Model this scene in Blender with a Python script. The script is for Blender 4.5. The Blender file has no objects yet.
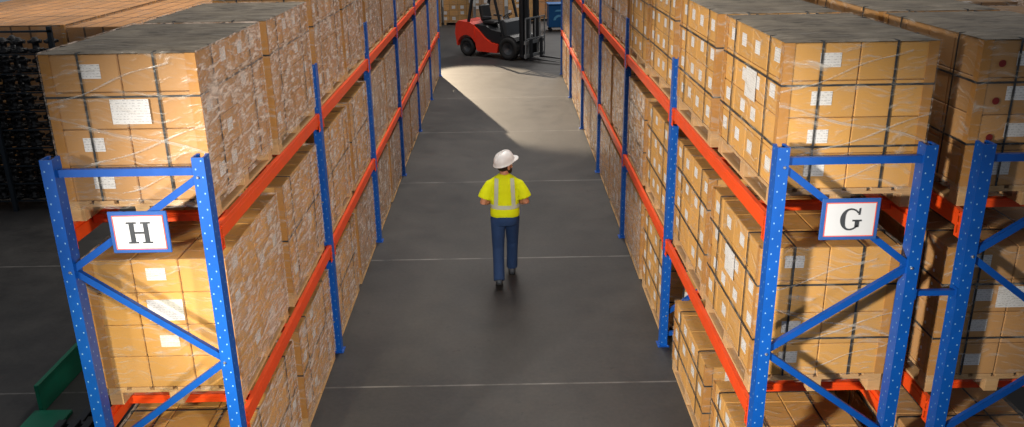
import bpy, math, random
from mathutils import Vector, Matrix, noise
random.seed(11)
COL = bpy.context.scene.collection
PI = math.pi

# ---------------------------------------------------------------- mesh builder
class MB:
    def __init__(s):
        s.v = []; s.f = []; s.uv = []; s.mi = []; s.sm = []
    def face(s, pts, mi=0, uv=None, smooth=False):
        b = len(s.v); s.v.extend(Vector(p) for p in pts)
        s.f.append(tuple(range(b, b + len(pts)))); s.mi.append(mi); s.uv.append(uv); s.sm.append(smooth)
    def grid(s, rows, mi=0, smooth=True, close=False):
        """rows of points joined with shared vertices"""
        b = len(s.v); n = len(rows[0])
        for r in rows: s.v.extend(Vector(p) for p in r)
        for i in range(len(rows) - 1):
            for j in range(n if close else n - 1):
                k = (j + 1) % n
                s.f.append((b + i * n + j, b + i * n + k, b + (i + 1) * n + k, b + (i + 1) * n + j))
                s.mi.append(mi); s.uv.append(None); s.sm.append(smooth)
    def cap(s, ring, mi=0, flip=False):
        s.face(list(reversed(ring)) if flip else ring, mi)
    def box(s, x0, x1, y0, y1, z0, z1, mi=0, m=None, bev=0.0):
        if bev <= 0:
            P = [(x0,y0,z0),(x1,y0,z0),(x1,y1,z0),(x0,y1,z0),(x0,y0,z1),(x1,y0,z1),(x1,y1,z1),(x0,y1,z1)]
            F = [(0,3,2,1),(4,5,6,7),(0,1,5,4),(2,3,7,6),(1,2,6,5),(3,0,4,7)]
        else:
            b = bev; P = []; idx = {}
            xs = (x0, x1); ys = (y0, y1); zs = (z0, z1)
            for i in (0,1):
                for j in (0,1):
                    for k in (0,1):
                        dx = b if i == 0 else -b; dy = b if j == 0 else -b; dz = b if k == 0 else -b
                        for a, p in (('x',(xs[i], ys[j]+dy, zs[k]+dz)),('y',(xs[i]+dx, ys[j], zs[k]+dz)),('z',(xs[i]+dx, ys[j]+dy, zs[k]))):
                            idx[(i,j,k,a)] = len(P); P.append(p)
            F = []
            for i in (0,1): F.append([idx[(i,*t,'x')] for t in ((0,0),(1,0),(1,1),(0,1))])
            for j in (0,1): F.append([idx[(t[0],j,t[1],'y')] for t in ((0,0),(1,0),(1,1),(0,1))])
            for k in (0,1): F.append([idx[(t[0],t[1],k,'z')] for t in ((0,0),(1,0),(1,1),(0,1))])
            for j in (0,1):
                for k in (0,1): F.append([idx[(0,j,k,'y')],idx[(1,j,k,'y')],idx[(1,j,k,'z')],idx[(0,j,k,'z')]])
            for i in (0,1):
                for k in (0,1): F.append([idx[(i,0,k,'x')],idx[(i,1,k,'x')],idx[(i,1,k,'z')],idx[(i,0,k,'z')]])
            for i in (0,1):
                for j in (0,1): F.append([idx[(i,j,0,'x')],idx[(i,j,1,'x')],idx[(i,j,1,'y')],idx[(i,j,0,'y')]])
            for i in (0,1):
                for j in (0,1):
                    for k in (0,1): F.append([idx[(i,j,k,'x')],idx[(i,j,k,'y')],idx[(i,j,k,'z')]])
            c = Vector(((x0+x1)/2,(y0+y1)/2,(z0+z1)/2)); G = []
            for f in F:
                a, b_, d = Vector(P[f[0]]), Vector(P[f[1]]), Vector(P[f[2]])
                n = (b_-a).cross(d-a); mid = sum((Vector(P[q]) for q in f), Vector()) / len(f)
                G.append(f if n.dot(mid-c) > 0 else list(reversed(f)))
            F = G
        b0 = len(s.v)
        for p in P:
            q = Vector(p)
            s.v.append(m @ q if m else q)
        for f in F:
            a, b_, d = Vector(P[f[0]]), Vector(P[f[1]]), Vector(P[f[2]])
            n = (b_-a).cross(d-a); ax = max(range(3), key=lambda t: abs(n[t]))
            t = ((1,2),(0,2),(0,1))[ax]
            s.uv.append([(P[q][t[0]], P[q][t[1]]) for q in f])
            s.f.append(tuple(b0+q for q in f)); s.mi.append(mi); s.sm.append(False)
    def bar(s, a, b, w, h, mi=0, up=(0,0,1), bev=0.0):
        """box section from a to b, w sideways, h along up"""
        a = Vector(a); b = Vector(b); d = (b-a); L = d.length; d.normalize()
        up = Vector(up); side = d.cross(up)
        if side.length < 1e-4: side = d.cross(Vector((1,0,0)))
        side.normalize(); u = side.cross(d)
        m = Matrix(((side.x,d.x,u.x,a.x),(side.y,d.y,u.y,a.y),(side.z,d.z,u.z,a.z),(0,0,0,1)))
        s.box(-w/2, w/2, 0, L, -h/2, h/2, mi, m, bev)
    def tube(s, pts, rad, n=10, mi=0, caps=True, sx=1.0):
        pts = [Vector(p) for p in pts]
        if not hasattr(rad, '__len__'): rad = [rad]*len(pts)
        rows = []; prev = None
        for i, p in enumerate(pts):
            d = (pts[min(i+1,len(pts)-1)] - pts[max(i-1,0)]).normalized()
            if prev is None:
                r = d.cross(Vector((0,0,1)))
                if r.length < 0.05: r = d.cross(Vector((0,1,0)))
            else: r = prev - d*prev.dot(d)
            r.normalize(); prev = r; q = d.cross(r)
            rows.append([p + r*(math.cos(2*PI*k/n)*rad[i]*sx) + q*(math.sin(2*PI*k/n)*rad[i]) for k in range(n)])
        s.grid(rows, mi, True, True)
        if caps:
            s.cap(rows[0], mi, True); s.cap(rows[-1], mi)
    def lathe(s, prof, n=24, mi=0, m=None):
        """profile (r, z) spun round z"""
        rows = [[(m @ Vector((r*math.cos(2*PI*k/n), r*math.sin(2*PI*k/n), z))) if m else Vector((r*math.cos(2*PI*k/n), r*math.sin(2*PI*k/n), z)) for k in range(n)] for r, z in prof]
        s.grid(rows, mi, True, True)
        if prof[0][0] > 1e-4: s.cap(rows[0], mi, True)
        if prof[-1][0] > 1e-4: s.cap(rows[-1], mi)
    def prism(s, poly, y0, y1, mi=0, m=None):
        """polygon in x,z extruded along y"""
        T = (lambda p: m @ Vector(p)) if m else Vector
        A = [T((x,y0,z)) for x,z in poly]; B = [T((x,y1,z)) for x,z in poly]
        n = len(poly); b = len(s.v); s.v.extend(A); s.v.extend(B)
        area = sum(poly[i][0]*poly[(i+1)%n][1]-poly[(i+1)%n][0]*poly[i][1] for i in range(n))
        def add(f):
            s.f.append(tuple(f)); s.mi.append(mi); s.uv.append(None); s.sm.append(False)
        if area > 0:
            add(range(b,b+n)); add(reversed(range(b+n,b+2*n)))
        else:
            add(reversed(range(b,b+n))); add(range(b+n,b+2*n))
        for i in range(n):
            k = (i+1)%n; q = (b+i,b+n+i,b+n+k,b+k)
            add(q if area > 0 else reversed(q))
    def ell(s, c, r, n=16, mi=0, m=None):
        rows = []
        for i in range(n//2+1):
            t = PI*i/(n//2); rr = max(math.sin(t), 1e-3)
            row = []
            for k in range(n):
                p = Vector((rr*math.cos(2*PI*k/n)*r[0], rr*math.sin(2*PI*k/n)*r[1], -math.cos(t)*r[2]))
                row.append((m @ p if m else p) + Vector(c))
            rows.append(row)
        s.grid(rows, mi, True, True)
        s.cap(rows[0], mi, True); s.cap(rows[-1], mi)
    def data(s, name, mats):
        me = bpy.data.meshes.new(name)
        me.from_pydata([tuple(v) for v in s.v], [], s.f)
        for m in (mats if isinstance(mats,(list,tuple)) else [mats]): me.materials.append(m)
        ul = me.uv_layers.new(name='uv')
        for p, uv, mi, sm in zip(me.polygons, s.uv, s.mi, s.sm):
            p.material_index = mi; p.use_smooth = sm
            for i, li in enumerate(p.loop_indices):
                if uv: ul.data[li].uv = uv[i]
                else:
                    co = me.vertices[me.loops[li].vertex_index].co; ul.data[li].uv = (co.x+co.y, co.z)
        return me

def obj(name, me, parent=None, loc=(0,0,0), rot=None, label=None):
    o = bpy.data.objects.new(name, me); COL.objects.link(o)
    o.location = loc
    if rot: o.rotation_euler = rot
    if parent: o.parent = parent
    if label: o['label'] = label
    return o
def tag(o, label, cat, group=None):
    o['label'] = label; o['category'] = cat; o['kind'] = 'thing'
    if group: o['group'] = group
    return o
def thing(name, label, cat, loc=(0,0,0), rz=0, group=None):
    o = obj(name, None, None, loc, (0,0,rz)); o.empty_display_size = .1
    return tag(o, label, cat, group)
CACHE = {}
def cached(key, fn):
    if key not in CACHE: CACHE[key] = fn()
    return CACHE[key]

# ---------------------------------------------------------------- materials
def srgb(r, g, b):
    f = lambda c: (c/255/12.92) if c/255 <= .04045 else ((c/255+.055)/1.055)**2.4
    return (f(r), f(g), f(b), 1)
class NT:
    def __init__(s, name):
        s.m = bpy.data.materials.new(name); s.m.use_nodes = True
        s.t = s.m.node_tree; s.t.nodes.clear()
        s.out = s.n('ShaderNodeOutputMaterial')
    def n(s, typ, **kw):
        x = s.t.nodes.new(typ)
        for k, v in kw.items():
            if k.startswith('i_'): s.set(x.inputs[k[2:].replace('__',' ')], v)
            else: setattr(x, k, v)
        return x
    def set(s, sock, v):
        if isinstance(v, bpy.types.NodeSocket): s.t.links.new(v, sock)
        else: sock.default_value = v
    def math(s, op, a, b=None, c=None):
        x = s.t.nodes.new('ShaderNodeMath'); x.operation = op
        for i, v in enumerate((a,b,c)):
            if v is not None: s.set(x.inputs[i], v)
        return x.outputs[0]
    def mix(s, f, a, b):
        x = s.t.nodes.new('ShaderNodeMix'); x.data_type = 'RGBA'
        s.set(x.inputs['Factor'], f); s.set(x.inputs[6], a); s.set(x.inputs[7], b)
        return x.outputs[2]
    def noise(s, vec, scale, detail=3, rough=.55, dist=0.0):
        x = s.t.nodes.new('ShaderNodeTexNoise'); x.inputs['Scale'].default_value = scale
        x.inputs['Detail'].default_value = detail; x.inputs['Roughness'].default_value = rough; x.inputs['Distortion'].default_value = dist
        if vec: s.t.links.new(vec, x.inputs['Vector'])
        return x.outputs[0]
    def ramp(s, f, lo, hi):
        x = s.t.nodes.new('ShaderNodeMapRange'); s.set(x.inputs[0], f); x.inputs[1].default_value = lo; x.inputs[2].default_value = hi
        return x.outputs[0]
    def mapping(s, vec, scale=(1,1,1), rot=(0,0,0)):
        x = s.t.nodes.new('ShaderNodeMapping'); s.t.links.new(vec, x.inputs[0])
        x.inputs['Scale'].default_value = scale; x.inputs['Rotation'].default_value = rot
        return x.outputs[0]
    def coord(s, which='Object'): return s.n('ShaderNodeTexCoord').outputs[which]
    def rand(s): return s.n('ShaderNodeObjectInfo').outputs['Random']
    def bsdf(s, col, rough=.6, metal=0.0, bump=None, bs=.3, bd=.01, spec=.4, coat=0):
        b = s.n('ShaderNodeBsdfPrincipled')
        s.set(b.inputs['Base Color'], col); s.set(b.inputs['Roughness'], rough); s.set(b.inputs['Metallic'], metal)
        b.inputs['Specular IOR Level'].default_value = spec
        if coat: b.inputs['Coat Weight'].default_value = coat
        if bump is not None:
            u = s.n('ShaderNodeBump'); u.inputs['Strength'].default_value = bs; u.inputs['Distance'].default_value = bd
            s.t.links.new(bump, u.inputs['Height']); s.t.links.new(u.outputs[0], b.inputs['Normal'])
        s.t.links.new(b.outputs[0], s.out.inputs[0]); return b

def plain(name, col, rough=.55, metal=0.0, var=.12, scale=9, spec=.4, coat=0):
    t = NT(name); c = t.coord(); n = t.noise(c, scale, 4)
    dark = tuple(x*(1-var*2) for x in col[:3]) + (1,); lite = tuple(min(1, x*(1+var)) for x in col[:3]) + (1,)
    t.bsdf(t.mix(n, dark, lite), t.math('ADD', rough-.08, t.math('MULTIPLY', n, .16)), metal, n, .08, .01, spec, coat)
    return t.m

def mat_carton(name, base, var=.16):
    """corrugated board: value differs per carton, faint flutes and tape"""
    t = NT(name); uv = t.coord('UV'); r = t.rand()
    fl = t.noise(t.mapping(uv, (3, 60, 1)), 2, 3)
    n = t.noise(t.coord(), 5, 4)
    f = t.math('ADD', t.math('MULTIPLY', r, .55), t.math('ADD', t.math('MULTIPLY', n, .3), t.math('MULTIPLY', fl, .15)))
    a = tuple(x*(1-var*1.6) for x in base[:3])+(1,); b = tuple(min(1,x*(1+var)) for x in base[:3])+(1,)
    t.bsdf(t.mix(f, a, b), .62, 0, fl, .12, .004, .3)
    return t.m

def mat_block(name, base, labels=0.0, cw=.345, ch=.2225, white=(.70,.69,.70,1), su=.022):
    """stack of cartons drawn as a pattern: seams, each carton its own shade, printed labels"""
    t = NT(name); uv = t.coord('UV'); sp = t.n('ShaderNodeSeparateXYZ'); t.t.links.new(uv, sp.inputs[0])
    r = t.rand()
    u = t.math('DIVIDE', t.math('ADD', sp.outputs[0], 10*cw), cw); v = t.math('DIVIDE', t.math('ADD', sp.outputs[1], 10*ch-.0), ch)
    fu = t.math('FRACT', u); fv = t.math('FRACT', v)
    cu = t.math('FLOOR', u); cv = t.math('FLOOR', v)
    cb = t.n('ShaderNodeCombineXYZ'); t.t.links.new(cu, cb.inputs[0]); t.t.links.new(cv, cb.inputs[1]); t.t.links.new(t.math('MULTIPLY', r, 57), cb.inputs[2])
    wn = t.n('ShaderNodeTexWhiteNoise'); wn.noise_dimensions = '3D'; t.t.links.new(cb.outputs[0], wn.inputs[0])
    n = t.noise(t.coord(), 6, 4)
    f = t.math('ADD', t.math('MULTIPLY', wn.outputs[0], .5), t.math('ADD', t.math('MULTIPLY', n, .3), t.math('MULTIPLY', r, .25)))
    a = tuple(x*.68 for x in base[:3])+(1,); b = tuple(min(1,x*1.18) for x in base[:3])+(1,)
    c = t.mix(f, a, b)
    near = lambda x, c0, w: t.math('LESS_THAN', t.math('ABSOLUTE', t.math('SUBTRACT', x, c0)), w)
    if labels > 0:
        lm = t.math('MULTIPLY', t.math('MULTIPLY', near(fu, .5, .2), near(fv, .55, .28)), t.math('LESS_THAN', wn.outputs[0], labels))
        c = t.mix(lm, c, white)
    seam = t.math('MAXIMUM', t.math('MAXIMUM', t.math('LESS_THAN', fu, su), t.math('LESS_THAN', fv, .04)), t.math('GREATER_THAN', fu, .992))
    c = t.mix(t.math('MULTIPLY', seam, .8), c, (.035,.02,.012,1))
    t.bsdf(c, .62, 0, seam, -.4, .01, .3)
    return t.m

def mat_film(name, amount, white, wr=.25, scale=(3.2, 15, 3.2), ang=.6, lo=.46, hi=.74, base=.06, warpk=.8, milk=0.0):
    """stretch film: clear with whitish wrinkles"""
    t = NT(name); uv = t.coord('UV'); r = t.rand()
    off = t.n('ShaderNodeVectorMath', operation='ADD'); t.t.links.new(uv, off.inputs[0])
    cb = t.n('ShaderNodeCombineXYZ'); t.t.links.new(t.math('MULTIPLY', r, 31), cb.inputs[0]); t.t.links.new(t.math('MULTIPLY', r, 17), cb.inputs[1])
    t.t.links.new(cb.outputs[0], off.inputs[1]); p = off.outputs[0]
    warp = t.noise(p, 2.2, 2)
    w2 = t.n('ShaderNodeVectorMath', operation='ADD'); t.t.links.new(p, w2.inputs[0])
    c2 = t.n('ShaderNodeCombineXYZ'); t.t.links.new(t.math('MULTIPLY', warp, warpk), c2.inputs[0]); t.t.links.new(t.math('MULTIPLY', warp, -.6*warpk), c2.inputs[1]); t.t.links.new(c2.outputs[0], w2.inputs[1])
    s1 = t.noise(t.mapping(w2.outputs[0], scale, (0,0,ang)), 1.6, 5, .65, .25)
    s2 = t.noise(t.mapping(w2.outputs[0], scale, (0,0,-ang*1.4)), 1.9, 4, .6, .2)
    s3 = t.noise(t.mapping(w2.outputs[0], (scale[0]*2.2, scale[1]*2.2, 1), (0,0,ang*.5)), 1.7, 4, .6, .25)
    s = t.math('ADD', t.math('MULTIPLY', t.math('MAXIMUM', s1, s2), .72), t.math('MULTIPLY', s3, .28))
    k = t.ramp(s, lo, hi)
    fac = t.math('ADD', t.math('MULTIPLY', k, amount), base)
    if milk: fac = t.math('ADD', fac, t.math('MULTIPLY', t.ramp(t.noise(p, 3.1, 4, .65), .46, .7), milk))
    fac = t.math('MINIMUM', fac, 1.0)
    tr = t.n('ShaderNodeBsdfTransparent'); tr.inputs[0].default_value = (.97,.965,.955,1)
    b = t.n('ShaderNodeBsdfPrincipled'); t.set(b.inputs['Base Color'], white); b.inputs['Roughness'].default_value = wr
    b.inputs['Specular IOR Level'].default_value = .8
    u = t.n('ShaderNodeBump'); u.inputs['Strength'].default_value = .7; u.inputs['Distance'].default_value = .02
    t.t.links.new(s, u.inputs['Height']); t.t.links.new(u.outputs[0], b.inputs['Normal'])
    mx = t.n('ShaderNodeMixShader'); t.t.links.new(fac, mx.inputs[0]); t.t.links.new(tr.outputs[0], mx.inputs[1]); t.t.links.new(b.outputs[0], mx.inputs[2])
    t.t.links.new(mx.outputs[0], t.out.inputs[0])
    return t.m

def mat_post(name, col, hole):
    """blue powder coat with the two staggered rows of punched slots"""
    t = NT(name); uv = t.coord('UV'); sp = t.n('ShaderNodeSeparateXYZ'); t.t.links.new(uv, sp.inputs[0])
    n = t.noise(t.coord(), 7, 4)
    c = t.mix(n, tuple(x*.72 for x in col[:3])+(1,), tuple(x*1.12 for x in col[:3])+(1,))
    m = None
    for cx, ph in ((-.018, 0), (.018, .5)):
        fz = t.math('MULTIPLY', t.math('SUBTRACT', t.math('FRACT', t.math('ADD', t.math('DIVIDE', sp.outputs[1], .1), ph)), .5), .1)
        dx = t.math('SUBTRACT', sp.outputs[0], cx)
        d = t.math('SQRT', t.math('ADD', t.math('MULTIPLY', dx, dx), t.math('MULTIPLY', t.math('MULTIPLY', fz, fz), .6)))
        k = t.math('LESS_THAN', d, .0042)
        m = k if m is None else t.math('MAXIMUM', m, k)
    t.bsdf(t.mix(m, c, hole), .42, 0, n, .05, .01, .5)  # pale dot colour stands for light showing through the slots
    return t.m

def mat_floor():
    t = NT('concrete_floor'); co = t.coord(); sp = t.n('ShaderNodeSeparateXYZ'); t.t.links.new(co, sp.inputs[0])
    big = t.noise(co, .45, 5, .6); mid = t.noise(co, 2.3, 6, .62); fine = t.noise(co, 22, 4)
    f = t.math('ADD', t.math('MULTIPLY', big, .5), t.math('ADD', t.math('MULTIPLY', mid, .35), t.math('MULTIPLY', fine, .15)))
    c = t.mix(t.ramp(f, .36, .66), (.015,.015,.017,1), (.062,.059,.057,1))
    spots = t.ramp(t.noise(co, 6.5, 4, .7), .64, .70)
    c = t.mix(t.math('MULTIPLY', spots, .7), c, (.02,.02,.021,1))
    drag = t.ramp(t.noise(t.mapping(co, (7, .35, 1), (0,0,.05)), 1.1, 4, .6), .6, .72)
    c = t.mix(t.math('MULTIPLY', drag, .35), c, (.028,.028,.03,1))
    # sawn joints across the aisle
    j = None
    for y0, w in ((7.2,.012),(10.38,.016),(13.75,.012),(17.2,.014),(20.6,.012),(24.0,.012)):
        k = t.math('LESS_THAN', t.math('ABSOLUTE', t.math('SUBTRACT', sp.outputs[1], y0)), w)
        j = k if j is None else t.math('MAXIMUM', j, k)
    c = t.mix(t.math('MULTIPLY', j, t.ramp(mid, .3, .6)), c, (.17,.165,.16,1))
    t.bsdf(c, t.math('ADD', .42, t.math('MULTIPLY', mid, .3)), 0, t.math('ADD', fine, t.math('MULTIPLY', j, -2)), .12, .006, .45)
    return t.m

def mat_topsheet():
    t = NT('grey_cover_film'); co = t.coord(); r = t.rand()
    n = t.noise(t.mapping(co, (1.1, 3.4, 1), (0,0,.5)), 2, 7, .75, 1.2); n2 = t.noise(co, 2.1, 5, .6)
    c = t.mix(t.ramp(n, .40, .64), (.10,.080,.058,1), (.50,.42,.32,1))
    c = t.mix(t.ramp(n2, .45, .7), c, (.36,.295,.215,1))
    c = t.mix(t.math('MULTIPLY', t.ramp(t.noise(t.mapping(co,(2.5,12,1),(0,0,-.4)), 1.5, 3), .60, .68), .7), c, (.40,.36,.32,1))
    c = t.mix(t.math('MULTIPLY', t.ramp(t.noise(t.mapping(co,(7,2.5,1),(0,0,.2)), 1.5, 4), .62, .68), .5), c, (.36,.30,.24,1))
    t.bsdf(t.mix(t.math('MULTIPLY', r, .3), c, (.21,.165,.12,1)), .5, 0, n, .7, .03, .3)
    return t.m

def mat_label(name, paper):
    t = NT(name); uv = t.coord('UV'); r = t.rand()
    sp = t.n('ShaderNodeSeparateXYZ'); t.t.links.new(uv, sp.inputs[0])
    l = t.math('LESS_THAN', t.math('FRACT', t.math('MULTIPLY', sp.outputs[1], 62)), .34)
    n = t.noise(t.mapping(uv, (60, 62, 1)), 1, 1)
    m = t.math('MULTIPLY', l, t.math('GREATER_THAN', n, .5))
    c = t.mix(t.math('MULTIPLY', m, .45), paper, (.18,.2,.24,1))
    t.bsdf(t.mix(t.math('MULTIPLY', r, .25), c, (.62,.58,.52,1)), .5, 0, None, spec=.3)
    return t.m

def mat_wood(name, a, b):
    t = NT(name); co = t.coord(); r = t.rand()
    n = t.noise(t.mapping(co, (3, 22, 22)), 1.5, 4, .6, .5)
    c = t.mix(n, a, b)
    t.bsdf(t.mix(t.math('MULTIPLY', r, .3), c, (.30,.19,.10,1)), .7, 0, n, .2, .004, .25)
    return t.m

M = dict(
    carton=mat_carton('carton_board', srgb(190,143,90)),
    carton_gold=mat_carton('carton_board_golden', srgb(212,160,86), .16),
    carton_dull=mat_carton('carton_board_dull', srgb(176,132,92)),
    block_left=mat_block('stacked_cartons_dull', srgb(180,141,102), .16),
    block_right=mat_block('stacked_cartons_labelled', srgb(205,156,92), .55),
    block_back=mat_block('stacked_cartons_plain', srgb(186,134,84), 0, .31, .63, su=.10),
    film=mat_film('clear_stretch_film', .62, (.78,.72,.64,1), .2, (2.2, 13, 3), .45, .54, .74, .03, .5, .05),
    film_band=mat_film('pulled_film_band', .5, (.82,.80,.76,1), .2, (1, 40, 3), .05, .4, .7, .06),
    film_thin=mat_film('thin_stretch_film', .55, (.72,.58,.44,1), .35, (13, .9, 3), .06, .50, .68, .02, .1),
    film_heavy=mat_film('wrinkled_stretch_film', .95, (.84,.70,.60,1), .22, (3.0, 13, 4), .95, .50, .66, .12, .14, .42),
    sheet=mat_topsheet(),
    strap=plain('black_strap', (.012,.016,.024,1), .4),
    board=plain('brown_edge_board', srgb(186,132,66), .65, 0, .1, 14, .25),
    wood=mat_wood('pallet_wood', srgb(176,132,84), srgb(222,186,138)),
    label=mat_label('white_label_paper', (.78,.79,.82,1)),
    blue=mat_post('blue_post_paint', srgb(6,86,180), (.24,.45,.70,1)),
    bluep=plain('blue_brace_paint', srgb(8,80,170), .4, 0, .1, 8, .5),
    orange=plain('orange_beam_paint', srgb(236,78,24), .42, 0, .1, 6, .5),
    galv=plain('zinc_bolt', (.5,.52,.55,1), .35, .8),
    floor=mat_floor(),
    wall=plain('grey_wall_paint', (.32,.32,.31,1), .8, 0, .06, 2),
    signblue=plain('sign_frame_blue', srgb(46,92,165), .45),
    signred=plain('sign_border_red', srgb(232,100,84), .5),
    signwhite=plain('sign_card_white', (.64,.66,.70,1), .5, 0, .03),
    ink=plain('sign_letter_grey', srgb(62,66,72), .5),
    skin=plain('skin', srgb(200,138,108), .5, 0, .06, 20),
    shirt=plain('hi_vis_yellow_cloth', srgb(226,236,20), .75, 0, .06, 12, .2),
    strip=plain('reflective_tape', srgb(196,202,186), .4, 0, .06, 20, .6),
    trouser=plain('navy_cloth', srgb(46,70,112), .8, 0, .14, 14, .2),
    shoe=plain('grey_shoe', srgb(66,74,84), .6),
    hat=plain('white_helmet', (.84,.84,.85,1), .3, 0, .03, 5, .5),
    hair=plain('dark_hair', srgb(40,28,22), .7),
    red=plain('forklift_red', srgb(226,58,34), .38, 0, .08, 4, .5, .3),
    black=plain('black_metal', (.014,.015,.018,1), .45),
    rubber=plain('tyre_rubber', (.012,.012,.013,1), .8),
    dgrey=plain('dark_grey_steel', (.06,.065,.075,1), .45, .3),
    lgrey=plain('worn_grey_steel', (.30,.31,.32,1), .4, .5),
    vinyl=plain('black_vinyl', (.018,.018,.02,1), .5),
    rackdark=plain('dark_rack_steel', (.012,.02,.03,1), .5, .2),
    castblack=plain('black_casting', (.010,.011,.014,1), .38, .2, .2, 14, .5),
    green=plain('dark_green_paint', srgb(16,112,86), .5),
    plastic=plain('black_plastic', (.03,.034,.042,1), .5),
    binblue=plain('blue_cart_plastic', srgb(16,84,140), .45),
    binpale=plain('pale_blue_mark', srgb(96,164,206), .5),
    cloth=plain('blue_cloth', srgb(30,64,120), .8),
    pink=plain('pinkish_wrap', srgb(196,160,150), .5, 0, .1, 8),
    yellow=plain('yellow_guard', srgb(214,186,120), .5),
)

# ---------------------------------------------------------------- layout numbers (metres)
XL, XR, XRB, XC, XCB, XLB = -1.79, 1.63, 2.50, 2.84, 3.71, -2.67
Y1, BAY = 4.81, 3.137
ZL, ZU, ZT = 1.22, 2.56, 3.02      # beam tops, post top
ORD = ['first','second','third','fourth','fifth','sixth','seventh','eighth','ninth','tenth','eleventh','twelfth','thirteenth']

# ---------------------------------------------------------------- setting
def struct(name, mb, m):
    o = obj(name, mb.data(name, m)); o['kind'] = 'structure'; return o
b = MB(); b.box(-16, 16, -8, 42, -.2, 0); struct('floor', b, M['floor'])
b = MB(); b.box(-16, 16, 41.6, 42, 0, 8.5); struct('wall_back', b, M['wall'])

# ---------------------------------------------------------------- upright frames
PW, PD = .074, .10          # post width (x) and depth (y)
def post_mesh():
    mb = MB(); t = .012; w = PW/2; d = PD/2
    # omega profile: face towards the aisle end (-y), two flanks with a recess
    mb.box(-w, w, -d, -d+t, 0, ZT)
    mb.box(-w, -w+t, -d+t, d-.022, 0, ZT); mb.box(w-t, w, -d+t, d-.022, 0, ZT)
    mb.box(-w, -w+.02, d-.022, d, 0, ZT); mb.box(w-.02, w, d-.022, d, 0, ZT)
    return mb.data('post', M['blue'])
def foot_mesh():
    mb = MB(); mb.box(-.06, .06, -.07, .07, 0, .008, bev=.003)
    for sx in (-.045,.045): mb.lathe([(.0,.022),(.009,.02),(.009,.008)][::-1], 8, 0, Matrix.Translation((sx,-.055,0)))
    return mb.data('base_plate', M['bluep'])
def brace_mesh(w, z0, z1, s):
    """channel from the left post at z0 to the right post at z1"""
    mb = MB(); a = Vector((-w/2+PW/2*.2, 0, z0)); c = Vector((w/2-PW/2*.2, 0, z1))
    d = (c-a).normalized()
    mb.bar(a, c, .006, .042, 0, (d.cross(Vector((0,1,0)))))
    up = d.cross(Vector((0,1,0)))
    for k in (-1,1):
        o = up*(.018*k) + Vector((0,.014,0)); mb.bar(a+o, c+o, .03, .006, 0, up)
    return mb.data('diagonal_brace', M['bluep'])
def strut_mesh(w):
    mb = MB(); mb.bar((-w/2+PW/2,0,0),(w/2-PW/2,0,0),.03,.046,0,(0,0,1))
    return mb.data('cross_strut', M['bluep'])
def bolt_mesh():
    mb = MB(); m = Matrix.Rotation(PI/2,4,'X'); mb.lathe([(.010,0),(.010,.006),(.006,.010)], 6, 0, m)
    return mb.data('bolt', M['galv'])
def upright(xa, xb, y, aisle_left_first, label, full=True, zig=None):
    xc = (xa+xb)/2; w = abs(xb-xa)
    r = thing('rack_upright', label, 'rack upright', (xc, y, 0), 0, 'blue rack uprights')
    pm = cached('post', post_mesh); fm = cached('foot', foot_mesh)
    for s in (-1,1):
        p = obj('post', pm, r, (s*w/2, 0, 0))
        obj('base_plate', fm, p, (0,0,0))
    sm = cached(('strut', round(w,3)), lambda: strut_mesh(w))
    zs = [.14, 2.93] if full else [2.93]
    for z in zs: obj('cross_strut', sm, r, (0,-.012,z))
    if full:
        seq = zig
        for (za, zb) in zip(seq[:-1], seq[1:]):
            pass
        for i in range(len(seq)-1):
            za, zb = seq[i], seq[i+1]
            # entries alternate side; tuple (side, z)
            (sa, z_a), (sb, z_b) = za, zb
            zl, zr = (z_a, z_b) if sa < 0 else (z_b, z_a)
            br = obj('diagonal_brace', brace_mesh(w, zl, zr, 0), r, (0, -.03 if i % 2 == 0 else -.022, 0))
        bm = cached('bolt', bolt_mesh)
        for (s, z) in seq: obj('bolt', bm, r, (s*(w/2-.012), -.05, z))
    return r
zigH = [(1,2.90),(-1,2.31),(1,1.67),(-1,1.03),(1,.36)]
zigG = [(-1,2.90),(1,2.24),(-1,1.66),(1,1.03),(-1,.36)]
NB = 6
for k in range(NB+1):
    y = Y1+k*BAY
    w0 = 'carrying the H sign' if k == 0 else f'{ORD[k]} from the camera'
    upright(XLB, XL, y, 0, f'blue upright frame of the H rack, {w0}', k <= 1, zigH)
    w0 = 'carrying the G sign' if k == 0 else f'{ORD[k]} from the camera'
    upright(XR, XRB, y, 0, f'blue upright frame of the G rack, {w0}', k <= 1, zigG)
for k in range(3):
    upright(XC, XCB, Y1+k*BAY, 0, f'blue upright frame of the rack beside the G rack, {ORD[k]} from the camera', k <= 1, zigH)
# spacer bar that joins the two back-to-back uprights
b = MB(); x0, x1 = XRB+PW/2+.002, XC-PW/2-.002
b.bar((x0,0,0),(x1,0,0),.03,.035); b.box(x0,x0+.006,-.03,.03,-.035,.035); b.box(x1-.006,x1,-.03,.03,-.035,.035)
tag(obj('row_spacer', b.data('row_spacer', M['bluep']), None, (0, Y1-.02, 2.06)), 'short blue spacer bar between the G upright and the upright beside it', 'spacer bar')

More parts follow.
